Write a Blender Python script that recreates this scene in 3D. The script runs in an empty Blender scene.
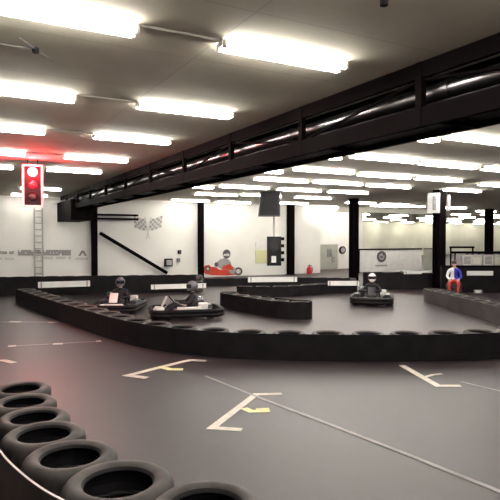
import bpy, bmesh, math, random
from mathutils import Vector, Matrix
random.seed(11)
PI = math.pi
C = bpy.context.scene.collection
H, CEIL = 2.2, 4.2
YAW = math.radians(28.6)
F = 550.0

# ------------------------------------------------------------------ camera
cam_d = bpy.data.cameras.new('camera')
cam = bpy.data.objects.new('camera', cam_d)
C.objects.link(cam)
cam_d.sensor_width = 36
cam_d.lens = 36 * F / 500
cam_d.clip_end = 300
cam.location = (0, 0, H)
PITCH = math.atan(12 / F)
cam.rotation_euler = (PI / 2 - PITCH, 0, -YAW)
bpy.context.scene.camera = cam
CR = cam.rotation_euler.to_matrix()
CP = Vector((0, 0, H))

def ray(px, py):
    return CR @ Vector(((px - 250) / F, (250 - py) / F, -1))
def onz(px, py, z=0.0):
    d = ray(px, py)
    return CP + d * ((z - H) / d.z)
def ony(px, py, Y):
    d = ray(px, py)
    return CP + d * (Y / d.y)
def ondepth(px, py, dep):
    return CP + ray(px, py) * dep

# ------------------------------------------------------------------ materials
def mat(name, col, rough=0.6, metal=0.0, emit=None, strength=0.0, noise=0.0, scale=8.0, col2=None, bump=0.0, spec=0.5):
    m = bpy.data.materials.new(name)
    m.use_nodes = True
    nt = m.node_tree
    b = nt.nodes['Principled BSDF']
    b.inputs['Base Color'].default_value = (*col, 1)
    b.inputs['Roughness'].default_value = rough
    b.inputs['Metallic'].default_value = metal
    b.inputs['Specular IOR Level'].default_value = spec
    if emit:
        b.inputs['Emission Color'].default_value = (*emit, 1)
        b.inputs['Emission Strength'].default_value = strength
    if noise > 0 or col2:
        tc = nt.nodes.new('ShaderNodeTexCoord')
        n = nt.nodes.new('ShaderNodeTexNoise')
        n.inputs['Scale'].default_value = scale
        n.inputs['Detail'].default_value = 5
        nt.links.new(tc.outputs['Object'], n.inputs['Vector'])
        r = nt.nodes.new('ShaderNodeValToRGB')
        r.color_ramp.elements[0].position = 0.35
        r.color_ramp.elements[1].position = 0.68
        c2 = col2 or tuple(c * (1 - noise) for c in col)
        r.color_ramp.elements[0].color = (*c2, 1)
        r.color_ramp.elements[1].color = (*col, 1)
        nt.links.new(n.outputs['Fac'], r.inputs['Fac'])
        nt.links.new(r.outputs['Color'], b.inputs['Base Color'])
        if bump > 0:
            bp = nt.nodes.new('ShaderNodeBump')
            bp.inputs['Strength'].default_value = bump
            nt.links.new(n.outputs['Fac'], bp.inputs['Height'])
            nt.links.new(bp.outputs['Normal'], b.inputs['Normal'])
    return m

M = {}
M['rubber'] = mat('dusty rubber', (.075, .068, .064), .62, col2=(.035, .031, .03), scale=5, bump=.1, spec=0.25)
M['belt'] = mat('black belt', (.012, .010, .012), .6, noise=.4, scale=3, spec=0.15)
M['brownbelt'] = mat('worn brown belt', (.05, .04, .04), .6, noise=.4, scale=2.5, spec=0.2)
M['beltedge'] = mat('cut belt edge', (.45, .42, .40), .5)
M['steel'] = mat('dark painted steel', (.005, .003, .0035), .75, noise=.3, scale=2, spec=0.04)
M['duct'] = mat('galvanised duct', (.22, .22, .23), .3, metal=1.0)
M['tray'] = mat('cable tray', (.014, .011, .013), .4, metal=.1, noise=.3, scale=3, spec=0.2)
M['tube'] = mat('lit fluorescent tube', (1, 1, .95), .5, emit=(1, .955, .91), strength=26)
M['fixture'] = mat('white enamel', (.8, .79, .72), .4)
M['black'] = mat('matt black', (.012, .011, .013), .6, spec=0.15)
M['blackgloss'] = mat('glossy black plastic', (.015, .014, .016), .25)
M['white'] = mat('white board', (.8, .8, .78), .45, noise=.12, scale=3)
M['grey'] = mat('grey metal', (.3, .3, .3), .4, metal=.5)
M['ladder'] = mat('dull aluminium', (.36, .35, .33), .45, metal=.2)
M['yellow'] = mat('pale yellow sheet', (.62, .62, .35), .6)
M['muralgrey'] = mat('grey mural paint', (.36, .35, .34), .7, col2=(.26, .25, .25), scale=9)
M['muraldark'] = mat('dark mural paint', (.08, .08, .085), .7)
M['muralred'] = mat('red mural paint', (.62, .06, .03), .7, noise=.25, scale=6)
M['textgrey'] = mat('grey sign paint', (.30, .28, .27), .7)
M['red'] = mat('red enamel', (.55, .02, .025), .35)
M['pink'] = mat('white frame tinted by red glow', (.8, .66, .66), .4)  # white frame, the red lamp's glow tinted into its colour
M['redlamp'] = mat('lit red lamp', (1, .2, .2), .4, emit=(1, .10, .12), strength=60)
M['reddim'] = mat('red lens', (.4, .01, .02), .3, emit=(1, .01, .03), strength=.35)
M['darklens'] = mat('unlit lens', (.03, .006, .01), .3)
M['paintwhite'] = mat('white road paint', (.62, .57, .5), .6, noise=.2, scale=12)
M['paintyellow'] = mat('yellow road paint', (.75, .72, .36), .6, noise=.15, scale=12)
M['paintthin'] = mat('worn line paint', (.27, .25, .25), .6, noise=.3, scale=5)
M['skin'] = mat('skin', (.55, .33, .24), .5)
M['hair'] = mat('dark brown hair', (.05, .03, .02), .6)
M['suit'] = mat('dark race suit', (.025, .022, .028), .7, noise=.3, scale=8, spec=0.2)
M['suitgrey'] = mat('grey race suit', (.16, .14, .15), .7, noise=.3, scale=8)
M['jacketwhite'] = mat('white jacket cloth', (.75, .75, .8), .7)
M['jacketblue'] = mat('blue jacket cloth', (.03, .04, .45), .7)
M['trousersred'] = mat('red trousers cloth', (.5, .045, .04), .7)
M['glove'] = mat('black glove', (.02, .02, .02), .6)
M['helmwhite'] = mat('white helmet shell', (.85, .85, .85), .2)
M['helmgrey'] = mat('dark grey helmet shell', (.12, .11, .13), .25)
M['visor'] = mat('smoked visor', (.02, .02, .025), .1)
M['chrome'] = mat('bright tubing', (.6, .6, .6), .25, metal=1.0)
M['kartbody'] = mat('pale kart plastic', (.6, .58, .57), .3)
M['kartdark'] = mat('dark kart plastic', (.03, .028, .032), .35, spec=0.3)
M['sofa'] = mat('posters', (.42, .38, .40), .6, noise=.3, scale=4)
M['glassgrey'] = mat('greenish window panel', (.42, .43, .37), .3, noise=.15, scale=1.5)

# floor: worn dark concrete, semi-gloss
def floor_material():
    m = bpy.data.materials.new('worn track floor'); m.use_nodes = True
    nt = m.node_tree; b = nt.nodes['Principled BSDF']
    tc = nt.nodes.new('ShaderNodeTexCoord')
    n1 = nt.nodes.new('ShaderNodeTexNoise'); n1.inputs['Scale'].default_value = .35; n1.inputs['Detail'].default_value = 6
    n2 = nt.nodes.new('ShaderNodeTexNoise'); n2.inputs['Scale'].default_value = 9; n2.inputs['Detail'].default_value = 8
    nt.links.new(tc.outputs['Object'], n1.inputs['Vector']); nt.links.new(tc.outputs['Object'], n2.inputs['Vector'])
    r1 = nt.nodes.new('ShaderNodeValToRGB')
    r1.color_ramp.elements[0].position = .3; r1.color_ramp.elements[1].position = .7
    r1.color_ramp.elements[0].color = (.022, .0145, .017, 1); r1.color_ramp.elements[1].color = (.038, .026, .029, 1)
    nt.links.new(n1.outputs['Fac'], r1.inputs['Fac'])
    mx = nt.nodes.new('ShaderNodeMixRGB'); mx.blend_type = 'MULTIPLY'; mx.inputs['Fac'].default_value = .45
    r2 = nt.nodes.new('ShaderNodeValToRGB')
    r2.color_ramp.elements[0].position = .3; r2.color_ramp.elements[1].position = .7
    r2.color_ramp.elements[0].color = (.6, .6, .6, 1); r2.color_ramp.elements[1].color = (1, 1, 1, 1)
    nt.links.new(n2.outputs['Fac'], r2.inputs['Fac'])
    nt.links.new(r1.outputs['Color'], mx.inputs['Color1']); nt.links.new(r2.outputs['Color'], mx.inputs['Color2'])
    nt.links.new(mx.outputs['Color'], b.inputs['Base Color'])
    b.inputs['Roughness'].default_value = .46
    b.inputs['Specular IOR Level'].default_value = .36
    bp = nt.nodes.new('ShaderNodeBump'); bp.inputs['Strength'].default_value = .06
    nt.links.new(n2.outputs['Fac'], bp.inputs['Height']); nt.links.new(bp.outputs['Normal'], b.inputs['Normal'])
    return m
M['floor'] = floor_material()

def ceiling_material():
    m = bpy.data.materials.new('ceiling boards'); m.use_nodes = True
    nt = m.node_tree; b = nt.nodes['Principled BSDF']
    tc = nt.nodes.new('ShaderNodeTexCoord')
    br = nt.nodes.new('ShaderNodeTexBrick')
    br.offset = 0; br.inputs['Scale'].default_value = 1
    br.inputs['Brick Width'].default_value = 2.4; br.inputs['Row Height'].default_value = 1.43
    br.inputs['Mortar Size'].default_value = .012
    br.inputs['Color1'].default_value = (.66, .62, .50, 1); br.inputs['Color2'].default_value = (.63, .59, .475, 1)
    br.inputs['Mortar'].default_value = (.54, .50, .40, 1)
    nt.links.new(tc.outputs['Object'], br.inputs['Vector'])
    n = nt.nodes.new('ShaderNodeTexNoise'); n.inputs['Scale'].default_value = .8; n.inputs['Detail'].default_value = 5
    nt.links.new(tc.outputs['Object'], n.inputs['Vector'])
    r = nt.nodes.new('ShaderNodeValToRGB'); r.color_ramp.elements[0].color = (.75, .74, .72, 1); r.color_ramp.elements[1].color = (1, 1, 1, 1)
    r.color_ramp.elements[0].position = .35; r.color_ramp.elements[1].position = .65
    nt.links.new(n.outputs['Fac'], r.inputs['Fac'])
    mx = nt.nodes.new('ShaderNodeMixRGB'); mx.blend_type = 'MULTIPLY'; mx.inputs['Fac'].default_value = .6
    nt.links.new(br.outputs['Color'], mx.inputs['Color1']); nt.links.new(r.outputs['Color'], mx.inputs['Color2'])
    nt.links.new(mx.outputs['Color'], b.inputs['Base Color'])
    b.inputs['Roughness'].default_value = .85
    return m
M['ceiling'] = ceiling_material()
M['wall'] = mat('white painted wall', (.80, .79, .75), .7, noise=.08, scale=.6)
M['walldim'] = mat('cream painted wall', (.62, .60, .52), .8, noise=.1, scale=.5)
M['wallfar'] = mat('old olive wall', (.74, .73, .60), .8, noise=.15, scale=.5)

# ------------------------------------------------------------------ mesh helpers
class MB:
    def __init__(s): s.bm = bmesh.new(); s.mi = 0; s.mats = []
    def use(s, m):
        if m not in s.mats: s.mats.append(m)
        s.mi = s.mats.index(m); return s
    def _faces(s, fs):
        for f in fs: f.material_index = s.mi
    def box(s, c, size, rz=0, rot=None, bevel=0):
        r = bmesh.ops.create_cube(s.bm, size=1)
        vs = r['verts']
        Rm = rot if rot is not None else Matrix.Rotation(rz, 3, 'Z')
        for v in vs:
            v.co = Rm @ Vector((v.co.x * size[0], v.co.y * size[1], v.co.z * size[2])) + Vector(c)
        fs = set(f for v in vs for f in v.link_faces); s._faces(fs)
        if bevel > 0:
            es = set(e for v in vs for e in v.link_edges)
            rr = bmesh.ops.bevel(s.bm, geom=list(es), offset=bevel, segments=2, affect='EDGES', profile=.7)
            s._faces(rr['faces'])
        return s
    def cyl(s, a, b, r, seg=12, r2=None):
        a, b = Vector(a), Vector(b); d = b - a
        rr = bmesh.ops.create_cone(s.bm, cap_ends=True, segments=seg, radius1=r, radius2=r if r2 is None else r2, depth=d.length)
        q = Vector((0, 0, 1)).rotation_difference(d.normalized()).to_matrix()
        for v in rr['verts']: v.co = q @ v.co + (a + b) / 2
        s._faces(set(f for v in rr['verts'] for f in v.link_faces)); return s
    def ball(s, c, r, sx=1, sy=1, sz=1, seg=16):
        rr = bmesh.ops.create_uvsphere(s.bm, u_segments=seg, v_segments=max(6, seg // 2 + 2), radius=r)
        for v in rr['verts']: v.co = Vector((v.co.x * sx, v.co.y * sy, v.co.z * sz)) + Vector(c)
        s._faces(set(f for v in rr['verts'] for f in v.link_faces)); return s
    def tube(s, pts, r, seg=8, closed=False):
        pts = [Vector(p) for p in pts]; n = len(pts); rings = []
        for i, p in enumerate(pts):
            if closed: t = pts[(i + 1) % n] - pts[i - 1]
            else: t = pts[min(i + 1, n - 1)] - pts[max(i - 1, 0)]
            t.normalize()
            up = Vector((0, 0, 1)) if abs(t.z) < .95 else Vector((1, 0, 0))
            u = t.cross(up).normalized(); w = u.cross(t)
            rings.append([s.bm.verts.new(p + (u * math.cos(a) + w * math.sin(a)) * r) for a in [2 * PI * k / seg for k in range(seg)]])
        fs = []
        m = n if closed else n - 1
        for i in range(m):
            A, B = rings[i], rings[(i + 1) % n]
            for k in range(seg): fs.append(s.bm.faces.new((A[k], A[(k + 1) % seg], B[(k + 1) % seg], B[k])))
        if not closed:
            fs.append(s.bm.faces.new(rings[0][::-1])); fs.append(s.bm.faces.new(rings[-1]))
        s._faces(fs); return s
    def lathe(s, prof, seg=32, closed=True, axis='Z', c=(0, 0, 0), fn=None):
        rings = []
        for k in range(seg):
            a = 2 * PI * k / seg; ring = []
            for j, (r, z) in enumerate(prof):
                rr = fn(k, j, r) if fn else r
                p = Vector((rr * math.cos(a), rr * math.sin(a), z))
                if axis == 'X': p = Vector((p.z, p.x, p.y))
                if axis == 'Y': p = Vector((p.x, p.z, p.y))
                ring.append(s.bm.verts.new(p + Vector(c)))
            rings.append(ring)
        n = len(prof); fs = []
        for k in range(seg):
            A, B = rings[k], rings[(k + 1) % seg]
            for j in range(n if closed else n - 1):
                fs.append(s.bm.faces.new((A[j], B[j], B[(j + 1) % n], A[(j + 1) % n])))
        s._faces(fs); return s
    def poly(s, pts, thick=None):
        """closed outline extruded by vector thick"""
        vs = [s.bm.verts.new(Vector(p)) for p in pts]
        f = s.bm.faces.new(vs); fs = [f]
        if thick is not None:
            th = Vector(thick); ws = [s.bm.verts.new(v.co + th) for v in vs]
            fs.append(s.bm.faces.new(ws[::-1])); n = len(vs)
            for i in range(n): fs.append(s.bm.faces.new((vs[i], ws[i], ws[(i + 1) % n], vs[(i + 1) % n])))
        s._faces(fs); return s
    def build(s, name, parent=None, smooth=False, loc=None, mats=None):
        bmesh.ops.recalc_face_normals(s.bm, faces=s.bm.faces)
        me = bpy.data.meshes.new(name); s.bm.to_mesh(me); s.bm.free()
        for m in (mats or s.mats): me.materials.append(M[m])
        if smooth:
            me.polygons.foreach_set('use_smooth', [True] * len(me.polygons))
            try: me.set_sharp_from_angle(angle=math.radians(42))
            except Exception: pass
        o = bpy.data.objects.new(name, me); C.objects.link(o)
        if parent: o.parent = parent
        if loc is not None: o.location = loc
        return o

def tag(o, label, cat, group=None, kind=None):
    o['label'] = label; o['category'] = cat
    if group: o['group'] = group
    if kind: o['kind'] = kind
    return o
def thing(name, label, cat, loc=(0, 0, 0), rz=0, group=None):
    o = bpy.data.objects.new(name, None); C.objects.link(o)
    o.empty_display_size = .1
    o.location = loc; o.rotation_euler = (0, 0, rz)
    return tag(o, label, cat, group)
def kids(o): return [c for c in KID.get(o.name, [])]
def dup(root, label, loc=None, rz=None, group=None):
    def rec(o, par):
        c = o.copy(); C.objects.link(c); c.parent = par
        for ch in o.children: rec(ch, c)
        return c
    r = rec(root, None)
    if loc is not None: r.location = loc
    if rz is not None: r.rotation_euler = (0, 0, rz)
    r['label'] = label
    if group: r['group'] = group
    return r
def struct(o): o['kind'] = 'structure'; return o

def spline(pts, n=14):
    pts = [Vector(p) for p in pts]; out = []
    P = [2 * pts[0] - pts[1]] + pts + [2 * pts[-1] - pts[-2]]
    for i in range(1, len(P) - 2):
        for k in range(n):
            t = k / n
            a, b, c, d = P[i - 1], P[i], P[i + 1], P[i + 2]
            out.append(.5 * ((2 * b) + (c - a) * t + (2 * a - 5 * b + 4 * c - d) * t * t + (3 * b - a - 3 * c + d) * t ** 3))
    out.append(pts[-1]); return out
def resample(pts, step):
    L = [0]
    for i in range(1, len(pts)): L.append(L[-1] + (pts[i] - pts[i - 1]).length)
    n = max(1, round(L[-1] / step)); out = []; j = 0
    for k in range(n + 1):
        d = L[-1] * k / n
        while j < len(L) - 2 and L[j + 1] < d: j += 1
        t = (d - L[j]) / max(1e-9, L[j + 1] - L[j])
        out.append(pts[j].lerp(pts[j + 1], min(1, t)))
    return out
def offset(pts, off):
    out = []
    for i, p in enumerate(pts):
        t = pts[min(i + 1, len(pts) - 1)] - pts[max(i - 1, 0)]
        t.z = 0; t.normalize()
        out.append(p + Vector((-t.y, t.x, 0)) * off)
    return out

# ------------------------------------------------------------------ the room shell
def slab(name, x0, x1, y0, y1, z0, z1, m):
    return struct(MB().use(m).box(((x0 + x1) / 2, (y0 + y1) / 2, (z0 + z1) / 2), (x1 - x0, y1 - y0, z1 - z0)).build(name))
XR, YF, XL, YB, YW, XC = 84, 52, -4, -7, 28.2, 20.4
slab('floor', XL - .3, XR + .3, YB - .3, YF + .3, -.2, 0, 'floor')
slab('ceiling', XL - .3, XR + .3, YB - .3, YF + .3, CEIL, CEIL + .2, 'ceiling')
slab('wall_left', XL - .3, XL, YB - .3, YW + .3, 0, CEIL, 'wall')
slab('wall_behind', XL, XR, YB - .3, YB, 0, CEIL, 'walldim')
slab('wall_back', XL, XC, YW, YW + .3, 0, CEIL, 'wall')
slab('wall_recess', XC, 26.5, 31.4, 31.7, 0, CEIL, 'wall')
slab('wall_return', XC - .3, XC, YW + .3, 31.7, 0, CEIL, 'wall')
slab('wall_return_far', 26.2, 26.5, 31.7, YF, 0, CEIL, 'walldim')
slab('wall_far', 26.2, XR, YF, YF + .3, 0, CEIL, 'wallfar')
slab('wall_right', XR, XR + .3, YB - .3, YF + .3, 0, CEIL, 'walldim')
# downstand beam above the recess and across the right hall
slab('trim_1', XC, 30, 28.0, 28.4, CEIL - .32, CEIL, 'walldim')

# steel columns
def column(x, y, lab, w=.26):
    t = thing('steel_column', lab, 'column', (x, y, 0), 0, 'dark steel columns')
    k = MB().use('steel')
    k.box((0, 0, CEIL / 2), (.03, w, CEIL - .06)).box((0, w / 2, CEIL / 2), (w, .03, CEIL - .06)).box((0, -w / 2, CEIL / 2), (w, .03, CEIL - .06))
    k.build('shaft', t)
    MB().use('steel').box((0, 0, .015), (w + .12, w + .12, .03)).build('base_plate', t)
    MB().use('steel').box((0, 0, CEIL - .015), (w + .12, w + .12, .03)).build('head_plate', t)
    return t
column(6.35, 27.95, 'dark steel column at the far end of the overhead girder, standing against the white wall')
column(12.15, 27.95, 'dark steel column on the white wall just left of the red kart mural')
column(18.0, 27.9, 'dark steel column on the white wall beside the red fire extinguisher', .34)
column(18.0, 22.0, 'free-standing dark steel column left of the round-logo banner', .34)
column(18.0, 16.45, 'widest looking free-standing dark column, with a white framed sign at its top', .36)
column(ondepth(489, 240, 38).x, ondepth(489, 240, 38).y, 'thin far dark column near the right edge of the hall', .4)

# ------------------------------------------------------------------ ceiling lights
def light_proto(L, name='ceiling_light'):
    t = thing(name, 'x', 'ceiling light', (0, 0, CEIL))
    k = MB().use('fixture')
    k.poly([(-L / 2, -.05, -.001), (-L / 2, .05, -.001), (-L / 2, .035, -.07), (-L / 2, -.035, -.07)], (L, 0, 0))
    k.build('housing', t)
    for s in (-1, 1):
        tb = MB().use('tube').cyl((-L / 2 + .03, s * .075, -.075), (L / 2 - .03, s * .075, -.075), .019, 10).build('tube', t, smooth=True)
        pass
        for e in (-1, 1):
            MB().use('fixture').box((e * (L / 2 - .015), s * .075, -.06), (.03, .045, .075)).build('lamp_holder', t)
    return t
short = light_proto(1.55); long_ = light_proto(2.1)
used = {}
def place_light(proto, x, y, label, z=CEIL, rz=0):
    if proto.name not in used:
        used[proto.name] = 1; o = proto; o['label'] = label; o.location = (x, y, z); o.rotation_euler = (0, 0, rz)
    else: o = dup(proto, label, (x, y, z), rz)
    o['group'] = 'twin-tube fluorescent ceiling lights'
    return o
ORD = ['nearest', 'second nearest', 'third nearest', 'fourth nearest', 'fifth nearest', 'sixth nearest', 'seventh nearest', 'eighth nearest']
for i, y in enumerate([5.05, 7.9, 10.7, 13.75, 16.5, 23.2, 26.8]):
    place_light(short, 3.19, y, f'{ORD[i]} ceiling light in the row along the left side of the girder')
for i, y in enumerate([5.1, 8.0, 10.75, 13.8, 16.6]):
    place_light(short, .79, y, f'{ORD[i]} twin-tube ceiling light in the leftmost row, cut by the left picture edge')
for x in (.86, 3.13):  # unseen lights added to brighten the foreground floor
    for i, y in enumerate((2.2, -.7, -3.6)):
        place_light(short, x, y, 'added unseen twin-tube ceiling light over the start area behind the camera')
# right of the girder: pixel measured ends
RL = """446 137 510 147;424 164 471 168;482 169 518 172.5;417 179 459 181;479 184.5 515 188;445 190 479 192;400 206 423 207.2;402 211.5 426 212.7;445 207.5 463 208.5;475 211 496 212;478 214.5 500 215.5;358 156.5 410 162.5;299 169 348 174;361 174.5 406 178.5;316 182 359 185;369 185 407 188.5;257 179 304.5 182.5;280 189 317 192;330 191.5 365 194;295 197 330 199.5;344 202 376 204.5;309 206 338 208;223 186 265 189.5;196 193.5 235 196.5;175 200 205 202;216 202 250 203.5;247 195 275 196.6;284 203 300 204.2;392 204.5 400 205"""
desc = {}
for l in RL.split(';'):
    a = list(map(float, l.split()))
    if a[0] == 392: a = [385, 204.3, 404, 205.2]
    p = onz(a[0], a[1], CEIL - .07); q = onz(a[2], a[3], CEIL - .07); m = (p + q) / 2
    if a[0] > 440 and a[2] > 505: m = onz(a[0], a[1], CEIL - .07) + Vector((1.05, 0, 0))
    far = 'near' if m.y < 9 else 'mid' if m.y < 18 else 'far'
    side = ('over the red kart mural side' if (a[0] + a[2]) / 2 < 280 else 'left of the two free-standing columns' if (a[0] + a[2]) / 2 < 350
            else 'between the two free-standing columns' if (a[0] + a[2]) / 2 < 436 else 'right of the column with the framed sign')
    place_light(long_, m.x, m.y, ('tmp', m.y, side, (a[0] + a[2]) / 2).__repr__())
    desc[bpy.context.scene.collection.objects[-1].name] = 0
roots = [o for o in C.objects if o.type == 'EMPTY' and o.get('category') == 'ceiling light' and str(o.get('label')).startswith("('tmp'")]
bys = {}
for o in roots:
    t = eval(o['label']); bys.setdefault(t[2], []).append((t[1], t[3], o))
NUM = ['first', 'second', 'third', 'fourth', 'fifth', 'sixth', 'seventh', 'eighth', 'ninth', 'tenth', 'eleventh', 'twelfth', 'thirteenth']
for side, l in bys.items():
    l.sort(key=lambda e: (round(e[0] / 2.9), e[1]))
    for i, e in enumerate(l):
        e[2]['label'] = f'ceiling light {side}, {NUM[i]} from the camera'
# row mostly hidden above/behind the girder, extended to light the wall
for i, (x, y) in enumerate([(7.35, 10.8), (7.6, 13.9), (7.5, 5.0), (7.5, 7.9), (7.9, 19.4)]):
    place_light(long_, x, y, f'twin-tube ceiling light partly hidden behind the dark girder, {NUM[i]} of that row')
for i, (x, y) in enumerate([(13, 5), (13, -1), (8, -1), (19, 5), (19, -1), (7.2, 2.1), (25, 9)]):  # unseen fill lights added beyond the right edge
    place_light(long_, x, y, 'added twin-tube ceiling light over the right part of the hall outside the picture')
# far rows, small in the picture
for r_, y in enumerate((31.5, 35.5, 39.5, 44.5, 50.6)):
    x = 28.3 + (r_ % 2) * 1.3; c = 0
    while x < 80:
        rc = Vector((x * math.cos(YAW) - y * math.sin(YAW), x * math.sin(YAW) + y * math.cos(YAW)))
        px = 250 + F * rc.x / rc.y
        if (r_ > 0 or px > 335) and px < 560:
            place_light(long_, x, y, f'small far ceiling light, {NUM[c]} from the left in the {["first", "second", "third", "fourth", "rearmost"][r_]} deep row')
            c += 1
        x += 4.3
for i, (x, y) in enumerate([(23.2, 25.5), (28.2, 25.5)]):  # extra lights added to brighten the banner
    place_light(long_, x, y, f'{NUM[i]} ceiling light added above the round-logo banner fence to brighten it')
for i, (x, y) in enumerate([(22.2, 29.9), (24.6, 29.9)]):  # hidden above the beam, added to brighten the recess wall
    place_light(long_, x, y, f'{["left", "right"][i]} ceiling light added above the recess behind the white wall corner to brighten it')

# ------------------------------------------------------------------ overhead girder
X0, X1, ZB = 4.72, 5.32, 3.45
gy0, gy1 = -3.0, 27.7
g = thing('lattice_girder', 'long dark steel lattice girder running under the ceiling from upper right to the white wall', 'girder', (0, 0, 0))
for X in (X0, X1):
    b = MB().use('steel')
    b.box((X, (gy0 + gy1) / 2, CEIL - .10), (.06, gy1 - gy0, .18)); b.build('top_chord', g)
    b = MB().use('steel')
    b.box((X, (gy0 + gy1) / 2, ZB + .12), (.07, gy1 - gy0, .22)); b.build('bottom_chord', g)
    ys = [4.6 + 2.4 * k for k in range(-3, 10)]
    for i, y in enumerate(ys):
        if X == X0:
            MB().use('steel').box((X, y, (ZB + CEIL) / 2), (.08, .09, CEIL - ZB - .02)).build('vertical_post', g)
    for i in range(len(ys) - 1):
        if X == X0:
            a = Vector((X + .01, ys[i], ZB + .22)); c = Vector((X + .01, ys[i + 1], CEIL - .2))
            if i % 2: a.z, c.z = c.z, a.z
            MB().use('steel').cyl(a, c, .022, 6).build('diagonal_brace', g)
for i, y in enumerate(range(-2, 27, 2)):
    MB().use('steel').box(((X0 + X1) / 2, y + .3, ZB + .03), (X1 - X0, .06, .06)).build('cross_bar', g)
MB().use('tray').box(((X0 + X1) / 2, (gy0 + gy1) / 2, ZB + .085), (X1 - X0 - .08, gy1 - gy0, .02)).build('bottom_tray', g)
# dark sheet added for the shade behind the gap; end box over the white wall
MB().use('steel').box((X1 - .05, 12.5, CEIL - .29), (.02, 30, .34)).build('shade_panel', g)
for X in (4.86, 5.0, 5.14):
    MB().use('tray').box((X, (gy0 + gy1) / 2, ZB + .26), (.05, gy1 - gy0, .05)).build('cable_run', g)
MB().use('steel').box(((X0 + X1) / 2, 25.9, 3.42), (1.0, 3.4, .9), bevel=.02).build('end_box', g)
for z in (3.36, 3.16):
    MB().use('steel').box((6.9, 27.6, z), (3.2, .08, .10)).build('end_rail', g)
for i in range(9):
    y0 = -2 + i * 3.2
    MB().use('duct').cyl((4.95, y0, 3.88), (4.95, y0 + 3.16, 3.88), .10, 24).build('duct_section', g, smooth=True)
    MB().use('duct').cyl((4.95, y0 + 3.14, 3.88), (4.95, y0 + 3.22, 3.88), .11, 24).build('joint_ring', g, smooth=True)

# diagonal strut + box on the wall
a = ony(100, 233, 27.75); b = ony(167, 273, 27.75)
tag(MB().use('steel').cyl(a, b, .09, 10).build('steel_strut'), 'dark diagonal steel strut sloping down across the white wall from the left column', 'strut')
p = ony(168.5, 262.5, 28.05)
t = thing('wall_box', 'small dark square box fixed to the white wall at the foot of the diagonal strut', 'electrical box', (p.x, p.y, p.z))
MB().use('black').box((0, 0, 0), (.42, .22, .42), bevel=.02).build('casing', t)
MB().use('grey').box((0, -.12, 0), (.3, .02, .28), bevel=.005).build('cover', t)
for nm, px, py, lb in (('wall_switch', 179.5, 252, 'tiny dark switch on the white wall, upper one of two left of the mural column'), ('wall_socket', 178.5, 260, 'tiny grey socket on the white wall, lower one of two left of the mural column')):
    p = ony(px, py, 28.13)
    t = thing(nm, lb, 'switch', p)
    MB().use('black' if nm == 'wall_switch' else 'grey').box((0, 0, 0), (.18, .1, .2), bevel=.015).build('plate', t)
    MB().use('grey').box((0, -.06, 0), (.06, .03, .08)).build('button', t)

# ------------------------------------------------------------------ things on the white wall
def wallpoly(k, pts, Y=28.18, th=.012):
    k.poly([ony(x, y, Y) for x, y in pts], (0, -th, 0))
# ladder
a = ony(34.2, 208, 27.95); b = ony(42.2, 208, 27.95)
t = thing('wall_ladder', 'grey metal ladder fixed upright on the pale wall below the red traffic light', 'ladder', ((a.x + b.x) / 2, 27.95, 0))
zt = a.z; w = (b.x - a.x) / 2
for s in (-1, 1): MB().use('ladder').box((s * w, 0, zt / 2 + .15), (.07, .05, zt - .3)).build('rail', t)
z = .5
while z < zt - .1:
    MB().use('ladder').cyl((-w, 0, z), (w, 0, z), .022, 8).build('rung', t); z += .3
for z in (1.0, 3.0):
    for s in (-1, 1): MB().use('ladder').box((s * w, .12, z), (.03, .26, .03)).build('bracket', t)

# crossed chequered flags
k = MB()
def flag(px0, flip):
    # wavy grid of cells, alternating grey tones
    for i in range(6):
        for j in range(5):
            def pt(u, v):
                x = px0 + (u * 2.05) * flip; y = 218.5 + v * 2.35 + math.sin(u * .8) * .8 - (u * .55 if flip < 0 else u * -.55) * .0 - u * .35 + (3 if False else 0)
                x += v * .25 * flip * -1
                return (x, y)
            k.use('muralgrey' if (i + j) % 2 else 'flaglight')
            wallpoly(k, [pt(i, j), pt(i + 1, j), pt(i + 1, j + 1), pt(i, j + 1)])
M['flaglight'] = mat('pale grey mural paint', (.55, .54, .52), .7)
flag(150.2, 1); flag(145.6, -1)
k.use('flaglight')
wallpoly(k, [(150.6, 217), (151.6, 217), (146.8, 239), (145.8, 239)], 28.19)
wallpoly(k, [(144.4, 217), (145.4, 217), (149.8, 239), (148.8, 239)], 28.175)
tag(k.build('flag_mural'), 'faded grey mural of two crossed chequered flags painted on the white wall', 'mural')

# red kart mural
k = MB().use('muralred')
wallpoly(k, [(203.5, 268), (205, 265.5), (209, 264.8), (211, 266.8), (216, 267), (219, 269.5), (230, 270), (236, 271), (237, 274.6), (226, 275.4), (212, 275.2), (205, 273.8), (203.2, 271)])
k.use('muraldark')
def disc(cx, cy, r, Y=28.165, m='muraldark', sq=1.0):
    k.use(m); wallpoly(k, [(cx + r * math.cos(q) * 1, cy + r * sq * math.sin(q)) for q in [2 * PI * i / 18 for i in range(18)]], Y)
disc(207.8, 268.8, 2.5); disc(207.8, 268.8, 1.1, 28.15, 'flaglight')
disc(238.3, 271.3, 4.1); disc(238.3, 271.3, 2.3, 28.15, 'flaglight'); disc(232.2, 270.3, 3.4, 28.158, 'muralgrey')
k.use('muralgrey')
wallpoly(k, [(216, 266.6), (216.6, 262.5), (220, 259.5), (225, 258), (229, 260), (231, 263), (232, 267), (228, 269), (221, 269)], 28.16)
k.use('muralred'); wallpoly(k, [(223, 266), (230, 264), (233, 267), (233, 270), (222, 269.5)], 28.15)
disc(226.6, 254, 3.9, 28.15, 'muraldark', 1.15); k.use('flaglight')
wallpoly(k, [(223.4, 254), (229.4, 253.6), (229.4, 256), (223.4, 256)], 28.14)
disc(216.3, 264.5, 1.9, 28.14, 'muraldark', 1.2)
tag(k.build('kart_mural'), 'red mural of a driver in a racing kart painted on the white wall', 'mural')

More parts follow.
